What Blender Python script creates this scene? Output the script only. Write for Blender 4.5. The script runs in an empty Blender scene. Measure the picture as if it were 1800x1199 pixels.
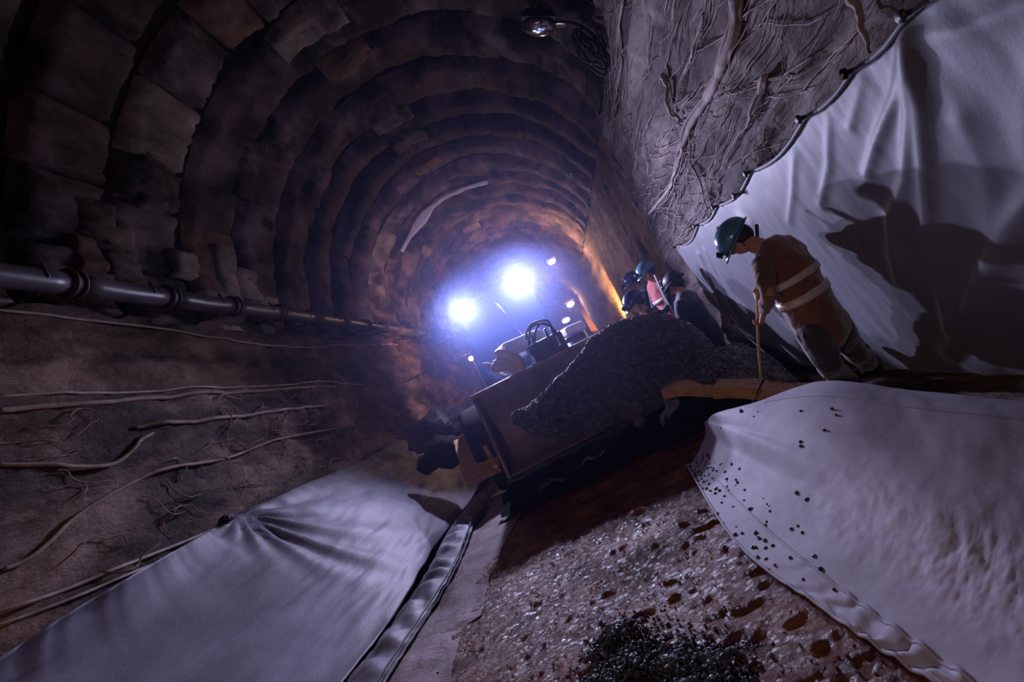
import bpy, math, random
from mathutils import Vector, Matrix, noise
random.seed(7)
C = bpy.context.scene.collection
S = bpy.context.scene

# ---------------------------------------------------------------- camera
F, H = 900.0, 1.15
_s, _c = math.sin(math.radians(27)), math.cos(math.radians(27))
VY = Vector((100, -22.5, -F)).normalized()
VZ = Vector((-_s, _c, 0)); VZ = (VZ - VZ.dot(VY) * VY).normalized()
VX = VY.cross(VZ)
RW = Matrix((VX, VY, VZ))                      # camera space -> world
cam = bpy.data.cameras.new('camera'); cam.lens = 18; cam.sensor_width = 36
cam.clip_start = 0.05; cam.clip_end = 200
co = bpy.data.objects.new('camera', cam); C.objects.link(co)
co.matrix_world = Matrix.Translation((0, 0, H)) @ RW.to_4x4()
S.camera = co

# ---------------------------------------------------------------- world, exposure, lamps
S.view_settings.view_transform = 'Standard'; S.view_settings.look = 'None'
S.view_settings.gamma = 1; S.view_settings.use_curve_mapping = False
S.view_settings.exposure = 0.0
w = bpy.data.worlds.new('world'); S.world = w; w.use_nodes = True
w.node_tree.nodes['Background'].inputs[0].default_value = (0.35, 0.35, 0.6, 1)
w.node_tree.nodes['Background'].inputs[1].default_value = 0.006

def ray(x, y):
    return RW @ Vector(((x - 900) / F, (599.5 - y) / F, -1))
def PD(x, y, D):                               # the point at tunnel depth D
    d = ray(x, y); p = d * (D / d.y); return Vector((p.x, p.y, p.z + H))
def hit(x, y, f, t0=0.5, t1=60):               # first point where f(p) turns negative
    d = ray(x, y); d = d / max(d.y, .05) if d.y > .05 else d
    o = Vector((0, 0, H)); t = t0; st = 0.02
    while t < t1:
        p = o + d * t
        if f(p) < 0: return p
        t += st
    return o + d * t1

def lamp(kind, name, loc, energy, col, size=0.1, target=None, angle=150, blend=.4):
    l = bpy.data.lights.new(name, kind); l.energy = energy; l.color = col
    if kind == 'AREA': l.size = size
    else: l.shadow_soft_size = size
    if kind == 'SPOT': l.spot_size = math.radians(angle); l.spot_blend = blend
    o = bpy.data.objects.new(name, l); C.objects.link(o); o.location = loc
    if target is not None:
        o.rotation_euler = (Vector(target) - Vector(loc)).to_track_quat('-Z', 'Y').to_euler()
    return o

LL = PD(815, 545, 7.5); LR = PD(910, 495, 7.72)     # the two roof lamps of the loader
COOL = (0.66, 0.64, 1.0)
lamp('SPOT', 'roof_lamp_light', LL + Vector((0, -.12, 0)), 480, COOL, .05, LL + Vector((.8, -4, -1.9)), 136, 1.0)
lamp('SPOT', 'roof_lamp_light', LR + Vector((0, -.12, 0)), 680, COOL, .05, LR + Vector((.95, -4, -1.7)), 138, 1.0)
WARM = (1.0, 0.42, 0.10)
lamp('SPOT', 'vault_fill_light', (-.9, 9.3, 2.45), 230, (.85, .6, .8), .1, (-.9, 15, 2.6), 160)  # unseen fill added behind the cab to brighten the vault beyond
lamp('POINT', 'street_lamp_light', (0.83, 16.0, 3.8), 160, (1.0, .55, .30), .1)
lamp('POINT', 'street_lamp_light', (1.3, 28.5, 3.45), 200, (1.0, .5, .25), .1)
lamp('SPOT', 'amber_fill_light', (1.45, 14.6, 1.2), 900, WARM, .06, (1.95, 15.6, 3.0), 100, .6)  # unseen amber fill added behind the heap for the far right wall
lamp('SPOT', 'amber_fill_light', (-1.8, 10.2, 1.95), 1100, WARM, .06, (-3.4, 12.4, 4.0), 62, .8)  # unseen amber fill added behind the cab for the left vault rings
lamp('POINT', 'amber_fill_light', (-2.3, 8.3, 0.75), 2.5, WARM, .06)  # amber fill added for the board and ledge by the left bank
lamp('SPOT', 'near_fill_light', (-1.2, -1.4, 1.6), 75, (1.0, .74, .70), .15, (.5, 4, .4), 75, 1.0)  # unseen fill added behind the camera for surfaces facing it
lamp('POINT', 'near_fill_light', (-2.3, .3, 1.7), 13, (1.0, .45, .16), .1)  # unseen warm fill added off frame for the near left bank

# ---------------------------------------------------------------- materials
def mat(name, c1, c2=None, scale=4, rough=.8, bump=0, bscale=None, detail=6, metal=0, emit=None,
        stretch=(1, 1, 1), c3=None, spec=.5, coat=0, edge=(.35, .65), bdist=.02, sheen=0, rvar=0):
    m = bpy.data.materials.new(name); m.use_nodes = True
    nt = m.node_tree; N = nt.nodes; K = nt.links; b = N['Principled BSDF']
    b.inputs['Base Color'].default_value = (*c1, 1); b.inputs['Roughness'].default_value = rough
    b.inputs['Metallic'].default_value = metal; b.inputs['Specular IOR Level'].default_value = spec
    b.inputs['Coat Weight'].default_value = coat; b.inputs['Coat Roughness'].default_value = .18
    b.inputs['Sheen Weight'].default_value = sheen
    tc = N.new('ShaderNodeTexCoord'); mp = N.new('ShaderNodeMapping'); mp.inputs['Scale'].default_value = stretch
    K.new(tc.outputs['Object'], mp.inputs[0])
    if c2:
        t = N.new('ShaderNodeTexNoise'); t.inputs['Scale'].default_value = scale; t.inputs['Detail'].default_value = detail
        t.inputs['Roughness'].default_value = .62
        K.new(mp.outputs[0], t.inputs['Vector'])
        r = N.new('ShaderNodeValToRGB'); r.color_ramp.elements[0].position = edge[0]; r.color_ramp.elements[1].position = edge[1]
        r.color_ramp.elements[0].color = (*c1, 1); r.color_ramp.elements[1].color = (*c2, 1)
        if c3:
            e = r.color_ramp.elements.new((edge[0] + edge[1]) / 2); e.color = (*c3, 1)
        K.new(t.outputs[0], r.inputs[0]); K.new(r.outputs[0], b.inputs['Base Color'])
        if rvar:
            mr = N.new('ShaderNodeMapRange'); mr.inputs[1].default_value = edge[0]; mr.inputs[2].default_value = edge[1]
            mr.inputs[3].default_value = rough - rvar; mr.inputs[4].default_value = rough + rvar
            K.new(t.outputs[0], mr.inputs[0]); K.new(mr.outputs[0], b.inputs['Roughness'])
    if bump:
        t2 = N.new('ShaderNodeTexNoise'); t2.inputs['Scale'].default_value = bscale or scale * 4; t2.inputs['Detail'].default_value = 8
        t2.inputs['Roughness'].default_value = .65
        K.new(mp.outputs[0], t2.inputs['Vector'])
        bp = N.new('ShaderNodeBump'); bp.inputs['Strength'].default_value = bump; bp.inputs['Distance'].default_value = bdist
        K.new(t2.outputs[0], bp.inputs['Height']); K.new(bp.outputs[0], b.inputs['Normal'])
    if emit:
        b.inputs['Emission Color'].default_value = (*emit[0], 1); b.inputs['Emission Strength'].default_value = emit[1]
    return m

STONES = [mat('lining_a', (.012, .009, .012), (.20, .14, .16), 1.9, .75, .8, 9, stretch=(1, .5, 1), bdist=.09, edge=(.43, .66)),
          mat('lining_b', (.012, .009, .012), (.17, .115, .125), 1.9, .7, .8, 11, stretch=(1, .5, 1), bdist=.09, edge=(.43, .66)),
          mat('lining_c', (.014, .011, .014), (.27, .20, .215), 1.9, .8, .8, 9, stretch=(1, .5, 1), bdist=.09, edge=(.43, .66)),
          mat('lining_pale', (.02, .015, .017), (.38, .31, .27), 2.2, .8, .7, 10, stretch=(1, .5, 1), bdist=.05),
          mat('lining_rust', (.04, .022, .02), (.26, .14, .10), 3, .8, .7, 10, bdist=.05)]
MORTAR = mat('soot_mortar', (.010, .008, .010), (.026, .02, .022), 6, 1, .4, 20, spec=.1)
ROCK = mat('muddy_rock', (.026, .014, .010), (.32, .205, .16), 1.6, .8, .9, 7, c3=(.12, .07, .052), bdist=.12, stretch=(1, .6, 1.4), edge=(.40, .64))
MUDR = mat('pale_mud_wall', (.035, .027, .027), (.34, .28, .275), 1.7, .85, .9, 9, c3=(.15, .115, .11), bdist=.09, stretch=(1, .25, 1.3))
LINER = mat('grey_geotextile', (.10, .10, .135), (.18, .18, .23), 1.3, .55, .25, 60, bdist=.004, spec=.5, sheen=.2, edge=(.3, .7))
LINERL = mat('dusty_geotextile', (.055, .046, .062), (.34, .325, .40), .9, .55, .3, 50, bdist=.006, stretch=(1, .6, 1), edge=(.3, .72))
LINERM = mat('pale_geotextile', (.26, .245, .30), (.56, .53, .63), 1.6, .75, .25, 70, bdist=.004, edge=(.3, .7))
FLOORM = mat('wet_red_mud', (.085, .020, .006), (.24, .085, .038), 3, .25, .95, 48, c3=(.14, .042, .016), bdist=.018, rvar=.08, spec=.32)
DUST = mat('dusty_mud_strip', (.17, .12, .12), (.36, .29, .31), 5, .7, .6, 28, bdist=.02)
GRAVEL = mat('black_gravel', (.010, .011, .016), (.06, .062, .085), 18, .38, .3, 60, bdist=.005)
GRAVM = mat('grey_gravel', (.035, .032, .036), (.21, .19, .19), 16, .55, .3, 60, bdist=.005)
STEELD = mat('dark_steel', (.018, .018, .028), (.05, .045, .055), 6, .45, .2, 30, metal=.3, bdist=.004)
BUCKM = mat('worn_bucket_steel', (.24, .17, .17), (.46, .34, .31), 5, .5, .4, 26, metal=.2, bdist=.006)
BLUEP = mat('dark_blue_paint', (.02, .035, .12), (.04, .07, .22), 5, .4, .1, 30, bdist=.003)
RUBBER = mat('black_rubber', (.008, .008, .009), (.022, .02, .02), 12, .7, .5, 40, bdist=.006)
BEIGE = mat('beige_paint', (.55, .42, .30), (.72, .60, .48), 4, .35, .1, 20, bdist=.003)
PIPEM = mat('weathered_pipe', (.03, .028, .04), (.11, .095, .11), 5, .38, .3, 22, bdist=.006, stretch=(1, .3, 1))
PIPEJ = mat('rusted_pipe_collar', (.03, .022, .025), (.09, .055, .045), 9, .6, .5, 40, bdist=.006)
WIRE = mat('dusty_cable', (.25, .19, .16), (.46, .37, .33), 8, .7, .2, 40, bdist=.003)
ROOT = mat('pale_grout_strand', (.24, .19, .18), (.46, .38, .37), 6, .85, .5, 30, bdist=.01)
ROOTL = mat('brown_root', (.16, .10, .07), (.36, .26, .21), 6, .85, .5, 30, bdist=.01)
WOOD = mat('raw_plank', (.42, .20, .08), (.62, .34, .15), 6, .7, .4, 14, stretch=(.4, 4, 4), bdist=.005)
SKIN = mat('skin', (.42, .20, .14), (.50, .26, .18), 10, .5)
HELM = mat('blue_helmet_plastic', (.06, .17, .27), (.09, .22, .34), 4, .22, coat=.6)
HELMD = mat('navy_helmet_plastic', (.012, .03, .11), (.02, .05, .18), 4, .25, coat=.5)
VEST = mat('rust_orange_vest', (.13, .042, .020), (.20, .070, .034), 9, .8, .4, 40, bdist=.008, sheen=.6)
VESTR = mat('red_vest', (.34, .02, .035), (.48, .04, .06), 9, .8, .3, 40, bdist=.006, sheen=.6)
JACK = mat('brown_jacket', (.12, .050, .028), (.19, .085, .048), 9, .85, .4, 40, bdist=.008, sheen=.25)
NAVY = mat('navy_workwear', (.010, .018, .05), (.02, .03, .08), 9, .85, .3, 40, bdist=.006, sheen=.6)
TROU = mat('dark_trousers', (.018, .014, .018), (.045, .034, .034), 9, .85, .4, 40, bdist=.008, sheen=.6)
REFL = mat('reflective_tape', (.55, .42, .36), (.68, .55, .50), 20, .35)
BLACK = mat('black_plastic', (.008, .008, .010), (.02, .02, .024), 8, .5)
HAIR = mat('dark_hair', (.012, .009, .008), (.03, .02, .018), 40, .7)
GLASSM = mat('tinted_glass', (.04, .06, .16), rough=.08, spec=.8)
CHROME = mat('reflector_metal', (.75, .75, .8), rough=.15, metal=1)
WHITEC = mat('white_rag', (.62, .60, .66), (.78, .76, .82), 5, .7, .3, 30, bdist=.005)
YELL = mat('sodium_yellow', (.80, .42, .04), (.9, .5, .08), 4, .5)
PEBB = mat('black_pebble', (.012, .011, .012), (.035, .03, .03), 30, .5)
LENS = mat('lit_lamp_lens', (1, 1, 1), emit=((.86, .84, 1.0), 55))
LENSW = mat('lit_sodium_lens', (1, 1, 1), emit=((1.0, .70, .45), 14))
MARK = mat('dark_stain', (.02, .018, .02), rough=.9)

# ---------------------------------------------------------------- helpers
def fbm(p, o=4):
    return noise.fractal(Vector(p), 1.0, 2.0, o)
def link(name, me, m, parent=None, smooth=True):
    if m is not None:
        for k in (m if isinstance(m, (list, tuple)) else [m]): me.materials.append(k)
    if smooth: me.polygons.foreach_set('use_smooth', [True] * len(me.polygons))
    o = bpy.data.objects.new(name, me); C.objects.link(o)
    if parent is not None:
        o.parent = parent
        o.matrix_parent_inverse = Matrix.Translation(-pos[parent.name]) if parent.name in pos else Matrix.Identity(4)
    return o
pos = {}
def mesh(name, v, f, m, parent=None, smooth=True):
    me = bpy.data.meshes.new(name); me.from_pydata([tuple(q) for q in v], [], f); me.update()
    return link(name, me, m, parent, smooth)
def tag(o, label=None, cat=None, group=None, kind=None):
    if label: o['label'] = label
    if cat: o['category'] = cat
    if group: o['group'] = group
    if kind: o['kind'] = kind
    return o
def thing(name, loc, label=None, cat=None, group=None, kind=None):
    o = bpy.data.objects.new(name, None); C.objects.link(o); o.location = loc
    o.empty_display_size = .1
    pos[o.name] = Vector(loc)
    return tag(o, label, cat, group, kind)
def solid(o, t, off=0):
    s = o.modifiers.new('solid', 'SOLIDIFY'); s.thickness = t; s.offset = off; return o
def bevel(o, w=.01, n=2):
    b = o.modifiers.new('bevel', 'BEVEL'); b.width = w; b.segments = n; b.limit_method = 'ANGLE'; return o
def gridf(fn, nu, nv, u0=0, u1=1, v0=0, v1=1):
    V = []; Fc = []
    for i in range(nu + 1):
        for j in range(nv + 1):
            V.append(fn(u0 + (u1 - u0) * i / nu, v0 + (v1 - v0) * j / nv))
    for i in range(nu):
        for j in range(nv):
            a = i * (nv + 1) + j
            Fc.append((a, a + 1, a + nv + 2, a + nv + 1))
    return V, Fc
class MB:
    def __init__(s): s.v = []; s.f = []
    def add(s, v, f):
        n = len(s.v); s.v += [Vector(q) for q in v]; s.f += [tuple(n + i for i in q) for q in f]
    def box(s, c, size, X=Vector((1, 0, 0)), Y=Vector((0, 1, 0)), Z=Vector((0, 0, 1)), taper=1):
        c = Vector(c); hx, hy, hz = size[0] / 2, size[1] / 2, size[2] / 2; v = []
        for k in (-1, 1):
            t = 1 if k < 0 else taper
            for i, j in ((-1, -1), (1, -1), (1, 1), (-1, 1)):
                v.append(c + X * (i * hx * t) + Y * (j * hy * t) + Z * (k * hz))
        s.add(v, [(3, 2, 1, 0), (4, 5, 6, 7), (0, 1, 5, 4), (1, 2, 6, 5), (2, 3, 7, 6), (3, 0, 4, 7)])
    def tube(s, pts, rad, n=8, side=None, round_ends=True):
        pts = [Vector(p) for p in pts]; m = len(pts)
        if not isinstance(rad, (list, tuple)): rad = [rad] * m
        rad = [r if isinstance(r, (list, tuple)) else (r, r) for r in rad]
        rings = []
        prev = None
        for i in range(m):
            t = (pts[min(i + 1, m - 1)] - pts[max(i - 1, 0)])
            t = t.normalized() if t.length > 1e-9 else Vector((0, 0, 1))
            if side is not None: a = Vector(side)
            elif prev is not None: a = prev
            else: a = Vector((0, 0, 1)) if abs(t.z) < .9 else Vector((1, 0, 0))
            a = a - a.dot(t) * t
            a = a.normalized() if a.length > 1e-6 else t.orthogonal().normalized()
            if side is None: prev = a
            b = t.cross(a)
            def ring(c, k): return [c + a * (rad[i][0] * k * math.cos(2 * math.pi * q / n)) + b * (rad[i][1] * k * math.sin(2 * math.pi * q / n)) for q in range(n)]
            r0 = (rad[i][0] + rad[i][1]) / 2
            if i == 0 and round_ends:
                rings.append(ring(pts[0] - t * r0 * .9, .35)); rings.append(ring(pts[0] - t * r0 * .55, .8))
            rings.append(ring(pts[i], 1))
            if i == m - 1 and round_ends:
                rings.append(ring(pts[i] + t * r0 * .55, .8)); rings.append(ring(pts[i] + t * r0 * .9, .35))
        v = [q for r in rings for q in r]; f = []
        for i in range(len(rings) - 1):
            for q in range(n):
                f.append((i * n + q, i * n + (q + 1) % n, (i + 1) * n + (q + 1) % n, (i + 1) * n + q))
        f.append(tuple(range(n - 1, -1, -1))); f.append(tuple((len(rings) - 1) * n + q for q in range(n)))
        s.add(v, f)
    def ball(s, c, r, A=Vector((1, 0, 0)), B=Vector((0, 1, 0)), Cc=Vector((0, 0, 1)), n=12, m=8, lo=-90, hi=90):
        c = Vector(c); r = r if isinstance(r, (list, tuple)) else (r, r, r); v = []; f = []
        for i in range(m + 1):
            la = math.radians(lo + (hi - lo) * i / m)
            for q in range(n):
                lo_ = 2 * math.pi * q / n
                v.append(c + A * (r[0] * math.cos(la) * math.cos(lo_)) + B * (r[1] * math.cos(la) * math.sin(lo_)) + Cc * (r[2] * math.sin(la)))
        for i in range(m):
            for q in range(n):
                f.append((i * n + q, i * n + (q + 1) % n, (i + 1) * n + (q + 1) % n, (i + 1) * n + q))
        f.append(tuple(range(n - 1, -1, -1))); f.append(tuple(m * n + q for q in range(n)))
        s.add(v, f)
    def build(s, name, m, parent=None, smooth=True): return mesh(name, s.v, s.f, m, parent, smooth)
PHI = (1 + 5 ** .5) / 2
ICO = [Vector(p).normalized() for p in [(-1, PHI, 0), (1, PHI, 0), (-1, -PHI, 0), (1, -PHI, 0), (0, -1, PHI), (0, 1, PHI), (0, -1, -PHI), (0, 1, -PHI), (PHI, 0, -1), (PHI, 0, 1), (-PHI, 0, -1), (-PHI, 0, 1)]]
ICF = [(0, 11, 5), (0, 5, 1), (0, 1, 7), (0, 7, 10), (0, 10, 11), (1, 5, 9), (5, 11, 4), (11, 10, 2), (10, 7, 6), (7, 1, 8), (3, 9, 4), (3, 4, 2), (3, 2, 6), (3, 6, 8), (3, 8, 9), (4, 9, 5), (2, 4, 11), (6, 2, 10), (8, 6, 7), (9, 8, 1)]
def stone(c, r):
    a, b, d = (random.uniform(.65, 1.2) for _ in range(3))
    rot = Matrix.Rotation(random.uniform(0, 6.3), 3, 'Z') @ Matrix.Rotation(random.uniform(-.6, .6), 3, 'X')
    return [Vector(c) + rot @ Vector((p.x * a * r, p.y * b * r, p.z * d * r * .8)) * random.uniform(.85, 1.12) for p in ICO]
def stones(name, pts, m, parent=None):
    V = []; Fc = []
    for c, r in pts:
        n = len(V); V += stone(c, r); Fc += [(a + n, b + n, d + n) for a, b, d in ICF]
    return mesh(name, V, Fc, m, parent, False)
def smoothpath(P, n=6):
    out = []
    for i in range(len(P) - 1):
        p0 = P[max(i - 1, 0)]; p1 = P[i]; p2 = P[i + 1]; p3 = P[min(i + 2, len(P) - 1)]
        for k in range(n):
            t = k / n
            out.append(.5 * ((2 * p1) + (p2 - p0) * t + (2 * p0 - 5 * p1 + 4 * p2 - p3) * t * t + (3 * p1 - p0 - 3 * p2 + p3) * t ** 3))
    out.append(P[-1]); return out

# ================================================================ THE SETTING
CX, CZ, RR = -.75, 3.25, 2.72
RING = .93
# ---- vault: rings of blocks (the near ones singly), the far ones a ring each
ceil = thing('ceiling', (CX, 0, CZ), 'soot-dark vaulted tunnel lining built up in rings of rough blocks', kind='structure')
def arc(a, D, r):
    return Vector((CX + r * math.cos(a), D, CZ + r * math.sin(a)))
A0, A1 = math.radians(181), math.radians(14)
V, Fc = gridf(lambda u, v: arc(A0 + (A1 - A0) * u, v, RR + .14), 40, 30, 0, 1, -2, 48)
mesh('mortar_bed', V, Fc, MORTAR, ceil)
def block(D0, D1, a0, a1, m, prot, nu=7, nv=5, name='block'):
    seed = random.uniform(0, 50) if name == 'patch_stone' else 3.3; cw = random.uniform(.11, .17); ph = random.random()
    def fn(u, v):
        a = a0 + (a1 - a0) * u; D = D0 + (D1 - D0) * v
        p = arc(a, D, RR)
        ev = min(v, 1 - v) < 1e-6; eu = min(u, 1 - u) < 1e-6
        edge = 1 if ev else (.22 if eu and D0 < 5.2 else 0)
        # ragged outline: the joint line wanders
        if v < 1e-6 or v > 1 - 1e-6: D += .035 * fbm((a * 5, D * 3 + seed, 1), 3)
        n = fbm((p.x * 1.3 + seed, p.y * 1.3, p.z * 1.3), 4) * .075 + fbm((p.x * 5, p.y * 2.2 + seed, p.z * 5), 4) * .035
        course = .028 * (1 - min(1, 4 * abs(((a * RR / cw + ph + .25 * fbm((D * 1.5, seed, 0), 2)) % 1) - .5))) * (1 if D0 < 5.2 else .3)
        round_ = .05 * (1 - min(1, 5 * min(v, 1 - v))) ** 2
        return arc(a, D, RR - prot + (.12 if edge else 0) - n * (1 - edge) + course * (1 - edge) + round_)
    V, Fc = gridf(fn, nu, nv)
    return mesh(name, V, Fc, m, ceil)
random.seed(77)
for k in range(-1, 19):
    D0 = .72 + k * RING
    cuts = [A0]; tot = A0 - A1
    while cuts[-1] > A1 + .12:
        cuts.append(max(A1, cuts[-1] - random.uniform(.14, .30)))
    cuts[-1] = A1
    for a0, a1 in zip(cuts, cuts[1:]):
        am = math.degrees((a0 + a1) / 2)
        if am > 152: mi = random.choices([0, 1, 2, 3, 4], [1, 1, 4, 5, .6])[0]
        elif am > 80: mi = random.choices([0, 1, 2, 3, 4], [4, 5, 3, .45, .45])[0]
        else: mi = random.choices([0, 1, 2], [4, 5, 1])[0]
        near = k < 8
        nu = max(4, int((a0 - a1) * RR / (.04 if near else .09)))
        if k >= 6 and mi > 2 and random.random() < .6: mi = 2
        block(D0 + .045, D0 + RING - .045, a0, a1, STONES[mi], random.uniform(-.008, .012), nu, 9 if near else 4)
# paler patched blocks standing a little proud of the rings
def vault_at(x, y):
    p = hit(x, y, lambda p: (RR - .05) - math.hypot(p.x - CX, p.z - CZ))
    return math.atan2(p.z - CZ, p.x - CX), p.y
for x, y, da, dd, mi in ((545, 55, .17, .26, 3), (612, 112, .13, .20, 4), (690, 212, .13, .30, 3), (722, 250, .12, .30, 3), (752, 292, .11, .30, 4), (805, 385, .10, .4, 3), (830, 402, .10, .4, 3),
                       (175, 395, .10, .22, 3), (215, 442, .10, .24, 3), (160, 445, .07, .16, 4), (275, 320, .12, .2, 2), (400, 478, .12, .22, 3), (445, 500, .08, .22, 3), (330, 462, .06, .2, 3),
                       (490, 62, .05, .14, 2), (655, 190, .06, .2, 2), (775, 480, .12, .5, 4), (440, 300, .14, .2, 2), (560, 330, .12, .25, 2), (620, 420, .14, .25, 2)):
    a, D = vault_at(x, y)
    block(D - dd, D + dd, a + da, a - da, STONES[mi], .045, 10, 8, 'patch_stone')
for k in range(19, 48):
    D0 = .72 + k * RING
    def fn(u, v):
        a = A0 + (A1 - A0) * u; D = D0 + RING * v
        return arc(a, D, RR + (.09 if v in (0, 1) else 0) + fbm((a * 4, D, 0), 3) * .03)
    V, Fc = gridf(fn, 40, 4)
    mesh('lining_ring', V, Fc, STONES[k % 3], ceil)

# ---- left wall and mud bank
def bank(D):                                              # how far the mud bank leans into the tunnel
    return max(0, min(1, (8.2 - D) / 1.6))
def xl(D, z):
    b = bank(D)
    t = max(0, min(1, (3.1 - z) / 1.9))
    x = -3.45 + b * (.28 * t + .16 * math.exp(-((z - 2.05) / .28) ** 2)) + (1 - b) * .1 * t
    x -= .6 * max(0, min(1, (1.02 - z) / .2)) * b
    x += .075 * fbm((D * .8, z * 1.6, 3), 5) + .06 * fbm((D * 2.8, z * 5, 9), 5) + .025 * math.sin(z * 17 + 2.5 * fbm((D * .6, z, 1), 2))
    return x
V, Fc = gridf(lambda u, v: Vector((xl(u, v), u, v)), 230, 90, -1.5, 20, -.05, 3.3)
wl = mesh('wall_left', V, Fc, ROCK); tag(wl, 'brown muddy rock wall below the pipe', kind='structure')
V, Fc = gridf(lambda u, v: Vector((-3.4 + .05 * fbm((u, v, 5), 3), u, v)), 60, 10, 20, 48, -.05, 3.3)
mesh('trim_1', V, Fc, ROCK)['kind'] = 'structure'
# ---- right wall
def xr(D, z):
    x = 1.90 + .30 * max(0, min(1, (1.75 - z) / .35)) * (1 if D < 6.3 else 0) - .10 * math.exp(-((z - 2.3) / .7) ** 2)
    q = z * 1.1 + D * .9                                  # ridges that run down and back
    x -= .085 * fbm((D * .5, z * 1.5, 4), 5) + .05 * fbm((D * .7 + z, z * 5.5 + D * .5, 8), 5)
    x -= .035 * abs(fbm((D * 3, z * 2.4, 2), 4))
    return x
V, Fc = gridf(lambda u, v: Vector((xr(u, v), u, v)), 200, 120, -1.5, 7.4, -.05, 4.25)
wr = mesh('wall_right', V, Fc, MUDR); tag(wr, 'pale rough mud wall streaked with strands above the grey sheet', kind='structure')
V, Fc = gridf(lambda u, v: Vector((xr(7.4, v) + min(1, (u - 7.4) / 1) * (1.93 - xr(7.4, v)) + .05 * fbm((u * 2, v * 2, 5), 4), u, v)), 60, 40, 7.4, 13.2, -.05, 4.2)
mesh('trim_4', V, Fc, STONES[1])['kind'] = 'structure'  # dark lining colour stands in for the smoky dark on this stretch
V, Fc = gridf(lambda u, v: Vector((1.93 + .05 * fbm((u, v, 5), 3), u, v)), 80, 12, 13.2, 48, -.05, 4.2)
mesh('trim_2', V, Fc, MUDR)['kind'] = 'structure'
V = [(-4, 48, -.1), (3, 48, -.1), (3, 48, 7), (-4, 48, 7)]
mesh('wall_end', V, [(0, 1, 2, 3)], MORTAR, smooth=False)['kind'] = 'structure'
# ---- floor: wet red mud, rippled near the camera
def ripple(x, D):
    fade = max(0, min(1, (7 - D) / 3))
    q = (x * .12 + D) * 46 + 4.0 * fbm((x * 1.2, D * 1.6, 0), 3)
    k = max(.25, min(1, (x + .5) / .5))
    r = (.011 * math.sin(q) * k * (.6 + .9 * fbm((x * 4, D * 3, 5), 2)) + .012 * fbm((x * 6, D * 9, 1), 4) + .012 * fbm((x * 14, D * 24, 2), 3)) * fade
    return r
V, Fc = gridf(lambda u, v: Vector((u, v, ripple(u, v))), 200, 460, -1.45, 1.35, .2, 6.2)
fl = mesh('floor', V, Fc, FLOORM); tag(fl, 'wet rippled red-brown mud floor', kind='structure')
V, Fc = gridf(lambda u, v: Vector((u, v, -.10 + .05 * fbm((u, v, 0), 4))), 60, 200, -3.8, 2.3, -2, 48)
m_ = mesh('floor', V, Fc, ROCK); tag(m_, 'rough dark tunnel ground under and beyond the loader', kind='structure')
# dusty strip left of the mud
def strip(u, v):
    D = v; xc = -1.38 + .10 * math.sin(D * 1.3) - (.12 if D < 3 else 0)
    return Vector((xc + (u - .5) * .58, D, .035 + .02 * fbm((u * 3, D * 3, 7), 4) - .03 * abs(u - .5) * 2))
V, Fc = gridf(strip, 20, 160, 0, 1, .4, 6.0)
tag(mesh('trim_3', V, Fc, DUST), 'dusty grey strip of dried mud beside the red mud', kind='structure')

# ================================================================ SHEETS
# ---- left sheet: from the wall at camera height down to the floor, folds fanning from a tie
TIE = Vector((-3.12, 4.15))
def lsheet(u, v):
    D = u; t = v                                          # t 0 top .. 1 bottom
    top = Vector((xl(D, 1.12) + .05, D, 1.13 - .05 * math.sin(D * 1.1) + .012 * (D - 4) - .13 * math.exp(-((D - 4.15) / .25) ** 2) * 0))
    bot = Vector((-2.03 + .04 * math.sin(D * 2.1) - (.0 if D < 7 else .0), D, .03))
    top.x = top.x * (1 - t) ** 8 + (-3.16) * (1 - (1 - t) ** 8)
    p = top.lerp(bot, t)
    p.x += .16 * math.sin(math.pi * t) * -1 * (.6) ; p.z -= .09 * math.sin(math.pi * t)
    # fan of folds
    dy = D - 4.15; dz = t * 1.6
    ang = math.atan2(dz, dy); dist = math.hypot(dy, dz)
    amp = .036 * max(0, min(1, (D - 3.75) / .5)) * math.exp(-dist / 1.0) * min(1, dist * 6)
    p.z += amp * math.sin(ang * 15 + 1.5 * math.sin(ang * 4)) + .01 * fbm((D * 1.2 + t * 2, t * 9, 5), 4) * 1.6
    p.x += amp * .7 * math.sin(ang * 15)
    p.x += math.sin(math.pi * t) ** .8 * (.26 * math.exp(-((D - 5.1) / 1.3) ** 2) - .42 * math.exp(-((D - 1.9) / 1.4) ** 2))
    # long soft folds in the near part
    if D < 4: p.z += .015 * math.sin((t * 7.5 - D * .5) * 3.1 + fbm((D, t * 2, 3), 2) * 2) * min(1, (4 - D))
    return p
V, Fc = gridf(lsheet, 300, 90, .3, 8.6, 0, 1)
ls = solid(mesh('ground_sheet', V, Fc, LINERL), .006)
tag(ls, 'grey geotextile sheet sloping down the left bank with folds fanning from a tie', 'sheet')
# overlapping rolled strip of sheet at its foot
def roll(u, v):
    D = v; x = -1.93 + .05 * math.sin(D * 2.0) + (u) * .34
    z = .045 + .05 * math.sin(math.pi * u) + .018 * math.sin(D * 22 + u * 5 + 3 * fbm((D * 2, u, 2), 3)) * math.sin(math.pi * u) + .012 * fbm((D * 9, u * 4, 1), 3)
    return Vector((x, D, z))
V, Fc = gridf(roll, 16, 240, 0, 1, 1.0, 6.3)
tag(solid(mesh('sheet_overlap', V, Fc, LINERL), .008), 'crumpled narrow strip of geotextile along the foot of the left sheet', 'sheet strip')
mb = MB(); p = [Vector((-1.60 + .05 * math.sin(D * 2.0), D, .085)) for D in [1 + .1 * i for i in range(50)]]
mb.tube(p, .007, 6); tag(mb.build('cord', BLACK), 'thin black cord along the edge of the crumpled strip', 'cord')

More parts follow.
